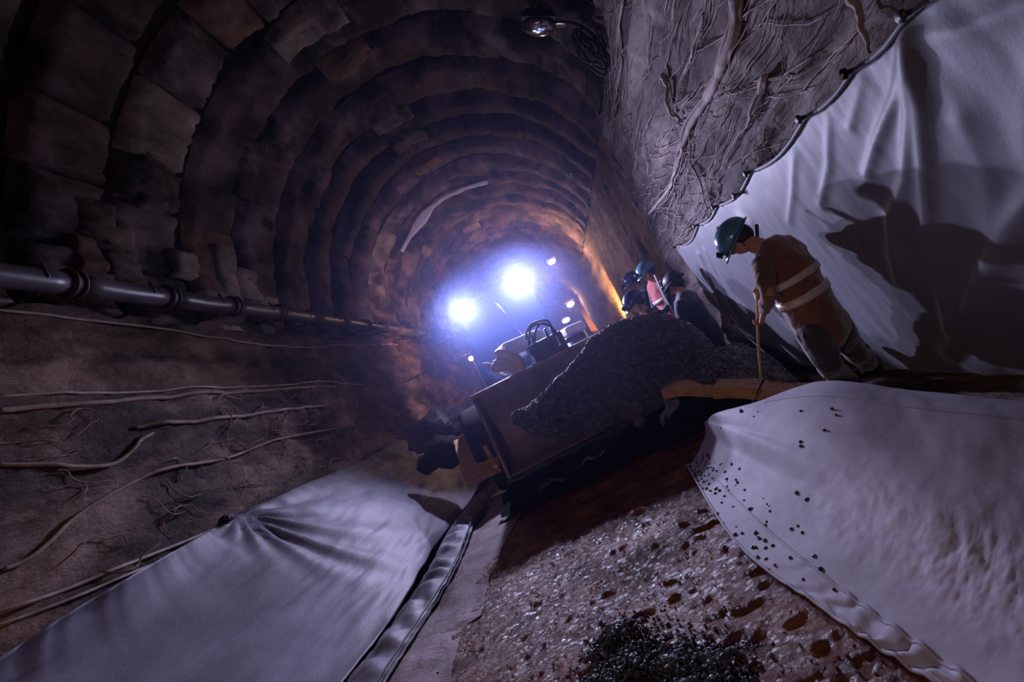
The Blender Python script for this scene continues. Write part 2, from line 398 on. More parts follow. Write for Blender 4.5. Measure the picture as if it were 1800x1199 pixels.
# ---- right sheet: hung on the wall, big vertical folds
def onX(x, y, X):
    d = ray(x, y); k = X / d.x; return Vector((d.y * k, H + d.z * k))
ridges = [([(1578, 60), (1560, 170), (1525, 250), (1500, 320)], .06, .035), ([(1578, 75), (1580, 200), (1562, 330), (1530, 400), (1530, 520)], .07, .04),
          ([(1582, 80), (1600, 200), (1590, 350), (1582, 500), (1600, 610)], .085, .05), ([(1830, 300), (1720, 430), (1650, 540), (1590, 660)], .13, .075),
          ([(1840, 560), (1720, 630), (1640, 700)], .09, .06), ([(1850, 640), (1710, 710)], .07, .05), ([(1900, 430), (1760, 560), (1620, 690)], .06, .05),
          ([(1445, 215), (1440, 300), (1425, 370)], .03, .03), ([(1388, 275), (1382, 350), (1370, 400)], .03, .03), ([(1222, 452), (1240, 520), (1262, 610)], .045, .05),
          ([(1232, 445), (1258, 530), (1285, 610)], .035, .04), ([(1580, 70), (1680, 60), (1800, 10)], .05, .06), ([(1290, 385), (1310, 400), (1330, 460)], .03, .05),
          ([(1660, 230), (1690, 330), (1680, 430)], .04, .07), ([(1850, 60), (1790, 160), (1760, 300)], .05, .09), ([(1500, 150), (1480, 230)], .03, .03)]
ridges = [([onX(x, y, 1.70) for x, y in P], a * .34, w_ * .9) for P, a, w_ in ridges]
nails = [1.2, 2.05, 2.45, 2.9, 3.75, 4.6, 5.25, 6.3]
def segd(q, a, b):
    ab = b - a; t = max(0, min(1, (q - a).dot(ab) / ab.length_squared)); return (q - a - ab * t).length
def rsheet(u, v):
    D = u; t = v
    sag = 0
    for a, b in zip(nails, nails[1:]):
        if a <= D <= b: sag = .07 * (b - a) * math.sin(math.pi * (D - a) / (b - a))
    x = 1.74 + .30 * t ** 1.5
    z = (1.715 - sag) * (1 - t)
    q = Vector((D, z)); w_ = 0
    for P, a, s_ in ridges:
        dm = min(segd(q, P[i], P[i + 1]) for i in range(len(P) - 1))
        if dm < s_ * 4: w_ += a * math.exp(-(dm / s_) ** 1.6)
    x -= w_ * min(1, .3 + t * 8) + -.015 * fbm((D * 1.0, z * 1.3, 6), 2) + .004 * fbm((D * 9, z * 3, 6), 2)
    return Vector((x, D, z))
V, Fc = gridf(rsheet, 420, 90, .25, 6.35, 0, 1)
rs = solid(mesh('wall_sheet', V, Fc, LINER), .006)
tag(rs, 'tall grey geotextile sheet hung on the right wall in deep folds', 'sheet')
# hem cord and nails of the sheet
mb = MB(); mb.tube([rsheet(.25 + i * .0763, 0) + Vector((-.012, 0, .008)) for i in range(80)], .013, 6)
mb.build('hem', LINER, None).parent = rs
for n_ in nails + [2.45, 4.1]:
    mb = MB(); c = rsheet(n_, 0)
    mb.tube([c + Vector((.06, 0, 0)), c + Vector((-.05, 0, .01))], .012, 8); mb.tube([c + Vector((-.05, 0, .01)), c + Vector((-.06, 0, .01))], .026, 8, round_ends=False)
    o = mb.build('nail', STEELD); o.parent = rs

# ---- pale sheet over the bench at lower right
def catm(pts, t):
    n = len(pts) - 1; i = min(int(t * n), n - 1); f = t * n - i
    p0, p1, p2, p3 = pts[max(i - 1, 0)], pts[i], pts[i + 1], pts[min(i + 2, n)]
    return .5 * ((2 * p1) + (p2 - p0) * f + (2 * p0 - 5 * p1 + 4 * p2 - p3) * f * f + (3 * p1 - p0 - 3 * p2 + p3) * f ** 3)
def FZ(x, y, z):
    d = ray(x, y); k = (z - H) / d.z; return Vector((d.x * k, d.y * k, z))
rows = [  # from the hem over the crest to behind it: each row from the far end to the near end
    [FZ(1208, 818, .035), FZ(1290, 948, .035), FZ(1450, 1072, .035), FZ(1640, 1199, .035), FZ(1900, 1370, .035)],
    [FZ(1222, 806, .05), FZ(1345, 928, .06), FZ(1500, 1052, .06), FZ(1690, 1185, .06), FZ(1950, 1340, .06)],
    [FZ(1238, 772, .13), FZ(1375, 870, .13), FZ(1560, 985, .10), FZ(1760, 1090, .08), FZ(2020, 1230, .06)],
    [FZ(1243, 745, .24), FZ(1400, 805, .24), FZ(1600, 890, .18), FZ(1800, 970, .12), FZ(2060, 1080, .07)],
    [FZ(1258, 727, .33), FZ(1420, 745, .33), FZ(1610, 790, .23), FZ(1810, 830, .14), FZ(2090, 890, .07)],
    [FZ(1318, 712, .36), FZ(1440, 674, .385), FZ(1600, 690, .27), FZ(1800, 711, .16), FZ(2090, 740, .07)],
]
rows.append([p + Vector((.10, .22, -.10)) for p in rows[-1]])
def bench(u, v):
    rr = [catm(r, v) for r in rows]
    p = catm(rr, u)
    ruck = math.exp(-((u - .40) / .13) ** 2)
    p.z += .0065 * ruck * min(1, v * 3) * fbm((v * 24, u * 20, 4), 5) + .004 * fbm((v * 7, u * 6, 2), 3)
    if u < .17: p.z += .009 * math.sin(v * 95 + 3 * fbm((v * 12, u * 9, 1), 2)) * max(0, min(1, (v - .3) * 3))
    p.z += .030 * math.exp(-((u - .48 - .06 * v) / .05) ** 2) * math.exp(-((v - .1) / .25) ** 2)
    p.z -= .02 * math.exp(-((u - .42) / .05) ** 2) * math.exp(-((v - .18) / .2) ** 2)
    return p
V, Fc = gridf(bench, 130, 300)
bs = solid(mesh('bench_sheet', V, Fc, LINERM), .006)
tag(bs, 'pale dusty geotextile sheet wrapped over the low bench beside the mud', 'sheet')
mb = MB(); mb.tube([bench(.167, i / 120) + Vector((0, 0, .004)) for i in range(121)], .006, 6); mb.build('seam', LINERM).parent = bs
mb = MB(); mb.tube([bench(.76 + .02 * i / 120, .12 + .88 * i / 120) + Vector((0, 0, .003)) for i in range(121)], .004, 6); mb.build('seam', LINERM).parent = bs
mb = MB(); mb.tube([bench(0, i / 120) + Vector((0, 0, .004)) for i in range(121)], .007, 6); mb.build('hem', LINERM).parent = bs
# black pebbles lying on the pale sheet
random.seed(21)
spots = []
for _ in range(120):
    v = abs(random.gauss(0, .17)) + .02; u = random.uniform(.01, .27)
    if v < .48: spots.append((u, v, random.uniform(.006, .012)))
for _ in range(14): spots.append((random.uniform(.3, .75), random.uniform(.03, .32), random.uniform(.007, .014)))
base_me = None
for i, (u, v, r) in enumerate(spots):
    p = bench(u, v) + Vector((0, 0, r * .55))
    o = mesh('pebble', [q for q in stone((0, 0, 0), r)], ICF, PEBB, None, False); o.location = p
    if u < .17: tag(o, 'small black pebble on the hem strip of the pale bench sheet', 'pebble', 'pebbles on the hem strip')
    elif u < .3: tag(o, 'small black pebble just above the hem seam of the pale bench sheet', 'pebble', 'pebbles above the hem seam')
    else: tag(o, 'lone black pebble high on the smooth top of the pale bench sheet', 'pebble', 'pebbles on top of the bench sheet')

# ================================================================ PIPE AND CABLES
def px_(D): return Vector((-3.13, D, H + .695 * 3.13))
pipe = thing('water_pipe', px_(4), 'long grey pipe in flanged lengths running along the left wall', 'pipe')
Ds = [.6, 1.6, 2.55, 3.5, 4.45, 5.38, 6.31, 7.24, 8.2, 9.2, 10.1, 11.1, 12.1, 13.1, 14.1, 15.1, 16.1]
for a, b in zip(Ds, Ds[1:]):
    mb = MB(); n = 5
    mb.tube([px_(a + .02 + (b - a - .04) * i / n) + Vector((0, 0, -.012 * math.sin(math.pi * i / n))) for i in range(n + 1)], .088, 18, round_ends=False)
    mb.build('pipe_section', PIPEM, pipe)
    mb = MB(); mb.tube([px_(b - .045), px_(b - .028)], .115, 18, round_ends=False); mb.tube([px_(b + .028), px_(b + .045)], .115, 18, round_ends=False)
    mb.tube([px_(b - .05), px_(b + .05)], .100, 18, round_ends=False)
    mb.build('collar', PIPEJ, pipe)
    mb = MB(); c = px_(b - .25); mb.tube([c + Vector((-.36, 0, -.06)), c + Vector((-.05, 0, -.10)), c + Vector((.09, 0, -.02)), c + Vector((.07, 0, .08))], .014, 6)
    mb.build('bracket', STEELD, pipe)

fl_ = lambda p: p.x - xl(p.y, max(0, min(3.3, p.z))) - .02
def wallpathL(P, n=7, off=.02):
    Q = [hit(x, y, fl_) for x, y in P]; Q = smoothpath(Q, n)
    for q in Q: q.x = max(q.x, xl(q.y, q.z) + off)
    return Q
cables = [([(0, 545), (130, 560), (300, 580), (430, 603), (560, 611), (700, 607)], .012, 'thin pale cable sagging below the pipe', 'cable'),
          ([(0, 722), (200, 707), (400, 692), (590, 680)], .020, 'pale cable along the upper ledge of the mud bank', 'cable'),
          ([(0, 698), (230, 690), (450, 680), (640, 676)], .012, 'thin strand just above the ledge cable on the mud bank', 'cable'),
          ([(240, 752), (340, 742), (440, 730), (575, 712)], .018, 'short pale cable across the middle of the mud bank', 'cable'),
          ([(0, 817), (115, 820), (200, 815), (245, 775), (268, 762)], .015, 'hooked brown cable hanging on the dark lower bank', 'cable'),
          ([(10, 1000), (60, 975), (145, 900), (240, 845), (300, 822), (400, 805), (500, 770), (625, 748)], .014, 'long sagging cable that crosses the mud bank from its foot', 'cable'),
          ([(0, 1078), (120, 1035), (250, 982), (420, 915), (560, 858), (650, 826)], .012, 'pale cord running just above the top edge of the left sheet', 'cord'),
          ([(0, 1100), (120, 1055), (250, 1000), (420, 928), (560, 868), (660, 835)], .010, 'lower pale cord close along the top edge of the left sheet', 'cord'),
          ]
for P, r, lab, cat in cables:
    mb = MB(); Q = wallpathL(P, 8, r); mb.tube(Q, r, 6); tag(mb.build(cat, WIRE if cat == 'cord' or r < .013 else ROOTL), lab, cat, 'cables on the left bank')
# roots and scraps clinging to the left bank: nobody could count them
random.seed(5); mb = MB()
for _ in range(120):
    D = random.choice([random.uniform(4.6, 7.6), random.uniform(5, 7.8), random.uniform(2.5, 7)]); z = random.uniform(1.2, 2.3)
    a = random.uniform(-.5, 3.6); P = []
    for k in range(7):
        P.append(Vector((xl(D, z) + .015 + .02 * random.random(), D, z)))
        a += random.uniform(-.9, .9); D += .05 * math.cos(a) * random.uniform(.8, 2.2); z += .035 * math.sin(a) * random.uniform(.8, 2)
    mb.tube(smoothpath(P, 3), random.uniform(.002, .006), 5)
tag(mb.build('root_tangle', ROOTL), 'tangle of thin pale roots clinging to the left mud bank', 'roots', kind='stuff')

# strands on the right wall
frr = lambda p: xr(p.y, max(0, min(4.25, p.z))) - p.x - .02
def wallpathR(P, n=8, off=.02, jit=0):
    Q = [hit(x + random.uniform(-jit, jit), y + random.uniform(-jit, jit), frr) for x, y in P]; Q = smoothpath(Q, n)
    for q in Q: q.x = min(q.x, xr(q.y, q.z) - off)
    return Q
random.seed(11)
def bundle(name, P, k, r, jit, lab):
    t = thing(name, hit(*P[-1], frr), lab, 'root', 'strands on the right wall')
    for i in range(k):
        mb = MB(); Q = wallpathR(P, 8, .02 + .03 * random.random(), jit if i else 0)
        m = len(Q); rr_ = r if i == 0 else r * .35
        mb.tube(Q, [rr_ * (1 - .75 * j / m) * (1 + .35 * fbm((j * .3, i, 0), 2)) for j in range(m)], 7)
        mb.build('strand', ROOT, t)
bundle('hanging_root', [(1300, -20), (1290, 70), (1262, 140), (1235, 190), (1212, 235), (1195, 290), (1172, 340), (1142, 375)], 8, .040, 8, 'thick pale strand fanning down the right wall from the top of the frame')
bundle('hanging_root', [(1170, 130), (1178, 165), (1190, 200), (1204, 218)], 3, .024, 3, 'short pale strand meeting the thick strand halfway down')
bundle('hanging_root', [(1510, -10), (1525, 30), (1542, 85)], 3, .022, 4, 'pale strand hanging at the top corner above the grey sheet')
bundle('hanging_root', [(1096, 0), (1090, 60), (1092, 120), (1080, 190), (1076, 250)], 4, .020, 4, 'thin grey strand near the spring of the vault beside the cable coil')
bundle('hanging_root', [(1350, 130), (1330, 180), (1320, 215), (1300, 240), (1270, 300)], 4, .014, 5, 'wavy strand in the middle of the right mud wall')
bundle('hanging_root', [(1216, 240), (1226, 300), (1238, 345), (1247, 385)], 2, .012, 2, 'straight thin strand pointing down to the helmet')
bundle('hanging_root', [(1245, 20), (1222, 90), (1205, 130), (1196, 180)], 3, .012, 5, 'dark-backed strand left of the thick one')
random.seed(12); mb = MB()
for _ in range(260):
    D = random.uniform(2.2, 7); z = random.uniform(1.8, 3.9) if random.random() < .5 else random.uniform(1.75, 2.6)
    a = random.gauss(2.95, .22); P = []
    for k in range(6):
        P.append(Vector((xr(D, z) - .012 - .02 * random.random(), D, z)))
        a += random.uniform(-.22, .22); D += -.13 * math.cos(a); z += .13 * math.sin(a) - .02
    mb.tube(smoothpath(P, 3), random.uniform(.002, .005), 5)
tag(mb.build('root_mat', ROOT), 'mat of fine strands hanging over the right mud wall', 'roots', kind='stuff')

# ================================================================ FLOODLIGHT AND COIL NEAR THE CROWN
FLP = PD(948, 42, 5.75)
t = thing('floodlight', FLP, 'unlit glass floodlight fixed high on the vault beside a tangled cable coil', 'floodlight')
ux = (PD(990, 40, 5.75) - PD(925, 40, 5.75)).normalized(); uy = Vector((0, 1, 0)); uz = ux.cross(uy).normalized()
if uz.z < 0: uz = -uz
mb = MB(); mb.box(FLP + uz * .05, (.42, .30, .12), ux, uy, uz, .8); bevel(mb.build('housing', BLACK, t, False), .02)
mb = MB(); mb.ball(FLP + uz * -.02, (.2, .14, .10), ux, uy, -uz, 18, 6, 0, 90); mb.build('lens', CHROME, t)
mb = MB(); mb.tube([FLP + ux * .2, FLP + ux * .33 + uz * .03, FLP + ux * .40 + uz * .16], .016, 8); mb.build('bracket', STEELD, t)
mb = MB(); mb.box(FLP + ux * .26 + uz * .0, (.14, .08, .045), ux, uy, uz); bevel(mb.build('terminal_box', CHROME, t, False), .008)
CP = PD(1035, 88, 5.5)
t = thing('cable_coil', CP, 'tangled coil of black cable hanging beside the floodlight', 'cable')
mb = MB(); random.seed(3)
for k in range(6):
    r0 = random.uniform(.10, .22); ph = random.random() * 6; cc = CP + Vector((random.uniform(-.05, .05), random.uniform(-.05, .05), random.uniform(-.12, .12)))
    mb.tube([cc + ux * (r0 * .6 * math.cos(ph + i * .35)) + Vector((0, 0, 1)) * (r0 * 1.3 * math.sin(ph + i * .35)) + uy * (.01 * i * (-1) ** k * .6) for i in range(19)], .014, 6)
mb.build('coil', RUBBER, t)
mb = MB(); mb.tube(smoothpath([PD(985, 38, 5.6), PD(1010, 42, 5.5), PD(1035, 55, 5.45), PD(1058, 80, 5.45), PD(1066, 105, 5.45)], 5), .018, 6)
mb.tube(smoothpath([PD(1020, 103, 5.45), PD(1035, 110, 5.42), PD(1055, 112, 5.42)], 4), .010, 6)
mb.tube([PD(1028, 60, 5.5), PD(1030, 110, 5.5), PD(1032, 170, 5.6)], .006, 5)
mb.build('hanging_cable', RUBBER, t)

# ================================================================ STREET LAMPS FAR IN THE TUNNEL
for px, py, D, lab in ((970, 460, 16.2, 'lit warm lamp on the vault, nearest of the three far lamps'),
                       (1003, 535, 29, 'lit warm lamp far down the tunnel above the yellow strip'),
                       (995, 563, 38, 'tiny lit lamp farthest down the tunnel')):
    c = PD(px, py, D); k = D / 16
    t = thing('tunnel_lamp', c, lab, 'lamp', 'lamps on the far vault')
    mb = MB(); mb.ball(c, (.13 * k, .12, .075 * k), n=14, m=6); mb.build('lamp_lens', LENSW, t)
    mb = MB(); mb.box(c + Vector((0, .1, .10 * k)), (.32 * k, .3, .06 * k)); bevel(mb.build('housing', STEELD, t, False), .01)
    mb = MB(); mb.tube([c + Vector((0, .1, .12 * k)), c + Vector((0, .1, min(1.4, 5.95 - c.z)))], .02, 6); mb.build('hanger', STEELD, t)
def bandf(u, v):  # pale band built in place of a blue highlight on the vault ring
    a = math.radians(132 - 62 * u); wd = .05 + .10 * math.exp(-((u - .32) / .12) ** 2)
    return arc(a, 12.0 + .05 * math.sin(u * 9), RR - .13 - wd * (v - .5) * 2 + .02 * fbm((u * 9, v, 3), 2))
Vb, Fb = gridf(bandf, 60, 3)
tag(solid(mesh('highlight_strip', Vb, Fb, WHITEC), .01), 'narrow pale strip built for the blue-white highlight along a vault joint', 'strip')
# yellow strip painting the sodium light on the far right wall, and rails
a, b = PD(1012, 532, 21), PD(1040, 584, 15)
mb_post = MB(); mb_post.tube([Vector((b.x, b.y, 0)), b], .03, 8)
t = thing('sodium_streak', b, 'bright yellow strip painted for sodium light on the far right wall', 'lit_streak')
mb = MB()
mb.add([a, PD(1018, 532, 21), PD(1052, 582, 15), b] , [(0, 1, 2, 3)])
solid(mb.build('strip_panel', YELL, t, False), .04); mb_post.build('post', STEELD, t)
mb = MB(); mb.tube([PD(1016, 565, 13), PD(1034, 592, 11)], .02, 6); mb.build('rail', REFL, t)
# warm lamps added out of sight behind the loader for the amber light
def added_lamp(c, lab, wallx):
    t = thing('amber_lamp', c, lab, 'lamp', 'added warm lamps behind the loader')
    mb = MB(); mb.ball(c, .05, n=12, m=8); mb.build('bulb', LENSW, t)
    mb = MB(); mb.tube([Vector(c) + Vector((0, 0, .05)), Vector(c) + Vector((0, 0, .14))], .03, 8); mb.tube([Vector(c) + Vector((0, 0, .12)), (wallx, c[1], c[2] + .2)], .010, 6)
    mb.build('holder', BLACK, t)
    mb = MB(); mb.tube([Vector((c[0], c[1] + .1, .0)), Vector((c[0], c[1] + .1, c[2] + .1))], .018, 6); mb.build('stand', STEELD, t)

added_lamp((1.5, 14.9, 1.15), 'warm lamp added out of sight behind the gravel heap, lighting the far right wall amber', 1.85)
added_lamp((-1.8, 10.2, 1.95), 'warm lamp added out of sight behind the loader cab, lighting the left vault amber', -3.3)
added_lamp((-2.3, 8.3, .75), 'warm lamp added low by the left bank for the orange light near the dark lump', -3.2)
# ================================================================ LOADER
TL = PD(830, 700, 5.45); TR = PD(1112, 565, 5.75)
r = Vector((TR.x - TL.x, TR.y - TL.y, 0)).normalized(); bk = Vector((-r.y, r.x, 0)); up = Vector((0, 0, 1))
OC = (TL + TR) / 2; OC.z = 0
def L(a, b, z): return OC + r * a + bk * b + up * z
ld = thing('wheel_loader', L(0, 1.6, 0), 'dark wheel loader facing the camera with two blazing roof lamps and a full bucket', 'loader')
W = (TR - TL).length; hw = W / 2; zt = TL.z
prof = [(0, zt), (.05, zt - .05), (.16, zt - .25), (.20, zt - .45), (.14, zt - .66), (.0, zt - .78), (-.22, zt - .84), (-.52, zt - .87)]
prof_i = smoothpath([Vector((0, b, z)) for b, z in prof], 3)
V, Fc = gridf(lambda u, v: (lambda q: L(-hw + W * u, q.y, q.z))(prof_i[min(int(v * (len(prof_i) - 1) + .5), len(prof_i) - 1)]), 12, len(prof_i) - 1)
bu = solid(mesh('bucket', V, Fc, BUCKM, ld), .035)
for sgn in (-1, 1):
    P2 = [L(sgn * (hw - .01), q.y, q.z) for q in prof_i]; cap = [L(sgn * (hw - .01), -.40, zt - .62), L(sgn * (hw - .01), -.20, zt - .28), L(sgn * (hw - .01), -.06, zt - .07)]
    V = P2 + cap
    o = mesh('side_plate', V, [tuple(range(len(V)))], BUCKM, bu, False); o.matrix_parent_inverse = Matrix.Identity(4); solid(o, .03)
mb = MB(); mb.box(L(0, -.54, zt - .875), (W + .06, .16, .035), r, bk, up); bevel(mb.build('cutting_edge', STEELD, bu, False), .006).matrix_parent_inverse = Matrix.Identity(4)
mb = MB(); mb.tube([L(-hw, 0, zt + .005), L(hw, 0, zt + .005)], .022, 8); mb.build('top_rail', BUCKM, bu).matrix_parent_inverse = Matrix.Identity(4)
for k in range(7):
    mb = MB(); a_ = -hw + .12 + k * (W - .24) / 6
    mb.box(L(a_, -.62, zt - .875), (.07, .16, .03), r, bk, up); o = bevel(mb.build('tooth', STEELD, bu, False), .005); o.matrix_parent_inverse = Matrix.Identity(4)
# bucket linkage
for sgn in (-1, 1):
    mb = MB(); a_ = .42 * sgn
    mb.tube([L(a_, .22, .62), L(a_, .75, .85), L(a_, 1.3, 1.25), L(a_, 1.75, 1.45)], [(.07, .1), (.07, .13), (.07, .13), (.07, .09)], 8, side=r); mb.build('lift_arm', BLUEP, ld)
    mb = MB(); mb.tube([L(a_ * .8, .6, .5), L(a_ * .8, 1.5, .75)], .05, 10); mb.tube([L(a_ * .8, .35, .44), L(a_ * .8, .7, .53)], .028, 10); mb.build('lift_cylinder', STEELD, ld)
# beige cross box seen above the bucket, and its pieces
def rbox(name, pa, pb, hh, dd, m, bev=.04, parent=ld):
    mb = MB(); pa = Vector(pa); pb = Vector(pb); X = (pb - pa).normalized(); Z = (up - up.dot(X) * X).normalized(); Y = Z.cross(X)
    mb.box((pa + pb) / 2, ((pb - pa).length, dd, hh), X, Y, Z); return bevel(mb.build(name, m, parent, False), bev, 4)
g1, g2 = PD(878, 622, 6.25), PD(948, 592, 6.45)
rbox('boom_box', g1, g2, .17, .5, WHITEC, .06)
e1, e2 = PD(882, 630, 6.02), PD(920, 645, 5.95)
mb = MB(); mb.tube(smoothpath([PD(876, 622, 6.02), PD(892, 622, 5.98), PD(908, 630, 5.95), PD(916, 645, 5.93), PD(918, 662, 5.93)], 4), .055, 12); mb.build('boom_nose', BEIGE, ld)
mb = MB(); mb.box(L(0, .78, .62), (1.75, .5, .62), r, bk, up); bevel(mb.build('belly_plate', STEELD, ld, False), .03)
mb = MB(); mb.tube([L(-.85, .95, .5), L(.85, .95, .5)], .13, 12); mb.build('axle', STEELD, ld)
rbox('boom_plate', PD(988, 588, 6.5), PD(1022, 574, 6.6), .12, .35, WHITEC, .04)
rbox('boom_plate', PD(990, 602, 6.3), PD(1020, 590, 6.4), .06, .25, STEELD, .02)
# tilt cylinder block in the middle
q0 = PD(965, 600, 6.1)
rbox('valve_block', PD(935, 628, 6.0), PD(990, 600, 6.1), .26, .3, STEELD, .03)
for i, (x0, y0, x1, y1) in enumerate(((927, 590, 936, 622), (934, 586, 944, 618), (958, 580, 972, 612), (968, 576, 983, 606))):
    mb = MB(); mb.tube([PD(x0, y0, 6.0), PD(x1, y1, 5.9)], .022, 10); mb.build('cylinder_rod', CHROME if i in (1, 3) else STEELD, ld)
for P in ([(925, 595), (926, 582), (934, 570), (946, 565), (958, 563), (966, 568), (974, 590)], [(930, 600), (932, 578), (944, 570), (960, 570), (972, 580), (980, 610)],
          [(940, 600), (942, 580), (952, 568), (964, 572), (978, 585), (990, 612)], [(850, 640), (860, 640), (868, 650), (880, 656), (890, 660)], [(895, 655), (905, 648), (915, 656), (922, 650)]):
    mb = MB(); mb.tube(smoothpath([PD(x, y, 5.95) for x, y in P], 5), .014, 8); mb.build('hydraulic_hose', RUBBER if P[0][0] != 850 else WHITEC, ld)
# cab
LC = (LL + LR) / 2; cb = (LC - OC).dot(bk); ca = (LC - OC).dot(r); zr = LC.z
def K(a, b, z): return L(ca + a, cb + b, z)
cab = thing('cab_frame_anchor', (0, 0, 0)); bpy.data.objects.remove(cab)
mb = MB(); mb.box(K(0, .75, zr + .10), (1.36, 1.5, .10), r, bk, up, .94); cabr = bevel(mb.build('cab_roof', BLUEP, ld, False), .03, 3)
mb = MB()
for a_, b_ in ((-.6, .08), (.6, .08), (-.62, 1.4), (.62, 1.4)):
    mb2 = MB(); mb2.tube([K(a_, b_, zr + .06), K(a_ * 1.04, b_ - .1 * (b_ < 1), 1.15)], .04, 8, round_ends=False); mb2.build('cab_post', BLUEP, ld)
mb = MB(); mb.box(K(0, .05, (zr + 1.25) / 2), (1.14, .012, zr - 1.25 - .05), r, bk, up); wsd = mb.build('windscreen', GLASSM, ld, False)
mb = MB(); mb.box(K(0, .7, .95), (1.34, 1.4, .62), r, bk, up); bevel(mb.build('cab_body', BLUEP, ld, False), .05, 3)
mb = MB(); mb.box(K(0, .8, 1.55), (.5, .12, .7), r, bk, up); mb.box(K(0, .6, 1.3), (.5, .5, .12), r, bk, up); bevel(mb.build('driver_seat', BLACK, ld, False), .04)
mb = MB(); mb.tube([K(0, .3, 1.25), K(0, .22, 1.62)], .025, 8); mb.tube([K(.19 * math.cos(q * .52), .2 + .05 * math.sin(q * .52), 1.64 + .17 * math.sin(q * .52)) for q in range(13)], .014, 6); mb.build('steering_wheel', BLACK, ld)
mb = MB(); mb.tube([K(.02, .03, zr - .1), K(.18, .0, 1.62)], .012, 6); mb.build('wiper', CHROME, ld)
mb = MB(); mb.box(K(0, 2.2, .98), (1.15, 1.5, .85), r, bk, up, .9); bevel(mb.build('engine_hood', BLUEP, ld, False), .08, 3)
mb = MB(); mb.box(L(ca * .45, cb * .62, .60), (.55, 1.5, .4), r, bk, up); bevel(mb.build('front_frame', STEELD, ld, False), .04)
for ln, side in ((LL, -1), (LR, 1)):
    mb = MB(); f_ = -bk
    mb.tube([ln + bk * .10, ln + bk * .02, ln], [.06, .13, .155], 20, round_ends=False); hs = mb.build('lamp_housing', BLACK, ld)
    mb = MB(); mb.ball(ln - bk * .0, (.145, .145, .045), r, up, -bk, 20, 5, 0, 90); o = mb.build('lamp_lens', LENS, ld); tag(o, 'blazing white lamp lens')
    mb = MB(); mb.tube([ln + bk * .06 - up * .10, ln + bk * .1 + up * .10], .02, 8); mb.build('lamp_bracket', STEELD, ld)
mc = PD(768, 584, 7.3)
mb = MB(); mb.ball(mc, (.10, .03, .115), r, bk, up, 16, 8); mb.build('mirror', BLACK, ld)
mb = MB(); mb.tube([mc, mc + r * .2 - up * .03, K(-.62, .1, mc.z - .15)], .014, 8); mb.build('mirror_arm', BLACK, ld)
def wheel(a_, b_, rad, wd, frame=L):
    c = frame(a_, b_, rad)
    mb = MB(); n = 36; V = []; Fc = []
    pr = [(-wd / 2, .62), (-wd / 2, .88), (-wd * .42, .97), (-wd * .2, 1), (wd * .2, 1), (wd * .42, .97), (wd / 2, .88), (wd / 2, .62)]
    for q in range(n):
        an = 2 * math.pi * q / n
        for (o_, k) in pr:
            kk = k * (1 + (.03 if (q % 2 and k > .9) else 0))
            V.append(c + r * o_ + bk * (rad * kk * math.cos(an)) + up * (rad * kk * math.sin(an)))
    m = len(pr)
    for q in range(n):
        for j in range(m - 1): Fc.append((q * m + j, q * m + j + 1, ((q + 1) % n) * m + j + 1, ((q + 1) % n) * m + j))
    w_ = mesh('wheel', V, Fc, RUBBER, ld)
    mb = MB(); s_ = 1 if a_ > 0 else -1
    mb.tube([c - r * wd * .3, c + r * wd * .3], rad * .63, 24, side=up, round_ends=False); mb.tube([c + r * s_ * wd * .3, c + r * s_ * wd * .42], [rad * .3, rad * .22], 16, side=up, round_ends=False)
    o = mb.build('hub', BLUEP, w_, False); o.matrix_parent_inverse = Matrix.Identity(4)
for a_, b_ in ((-1.02, .95), (.95, .95)): wheel(a_, b_, .50, .38)
for a_, b_ in ((-.74, 2.0), (.74, 2.0)): wheel(a_, b_, .50, .38, K)
for s_ in (-1, 1):
    mb = MB(); P = [L(s_ * 1.0, .95 + .62 * math.cos(q), .5 + .60 * math.sin(q)) for q in [math.radians(x) for x in (-10, 20, 50, 80, 110, 140, 170, 195)]]
    mb.tube(P, [(.27, .02)] * 8, 8, side=r, round_ends=False); mb.build('mudguard', MORTAR, ld)
mb = MB(); c = K(-.78, .5, .62); mb.box(c, (.26, .5, .05), r, bk, up); mb.box(c + up * .2 + r * .08, (.04, .04, .4), r, bk, up); bevel(mb.build('step', STEELD, ld, False), .01)
# dirty fabric rag on the boom
mb = MB(); Vr, Fr = gridf(lambda u, v: PD(866 + 50 * u, 634 + 22 * v - 8 * math.sin(u * 3.1) + 16 * u * v, 6.0 - .12 * v) + Vector((0, 0, .03 * fbm((u * 4, v * 4, 2), 3))), 14, 10)
o = solid(mesh('crumpled_rag', Vr, Fr, WHITEC), .01); tag(o, 'crumpled pale rag lying on the loader boom behind the bucket', 'rag')

# ---- gravel heaped in and over the bucket
cols = [((905, 727), (903, 745), 4.97), ((935, 708), (935, 762), 4.98), ((965, 680), (968, 772), 5.02), ((1000, 645), (1010, 768), 5.12), ((1035, 603), (1060, 756), 5.22),
        ((1070, 575), (1098, 738), 5.32), ((1110, 558), (1135, 730), 5.36), ((1160, 554), (1180, 705), 5.36), ((1210, 570), (1216, 690), 5.31), ((1240, 592), (1243, 672), 5.22), ((1268, 628), (1266, 655), 5.12)]
def heap(u, v):
    n = len(cols) - 1
    R_ = [PD(c[0][0], c[0][1], c[2]) for c in cols]; Ff = [PD(c[1][0], c[1][1], c[2] - min(.45, .05 + .13 * i) + .12 * (i / n)) for i, c in enumerate(cols)]
    a = catm(R_, u); b = catm(Ff, u); k = a + Vector((.0, .42, -.28 - .2 * (u > .75)))
    if v < .75:
        t = v / .75; p = b.lerp(a, t); p.z += .06 * math.sin(math.pi * t)
    else:
        t = (v - .75) / .25; p = a.lerp(k, t)
    p += Vector((0, 0, .02 * fbm((p.x * 9, p.y * 9, p.z * 9), 4)))
    return p
hp = thing('gravel_heap', heap(.5, 0), 'dark gravel heaped high over the loader bucket', 'gravel', kind='stuff')
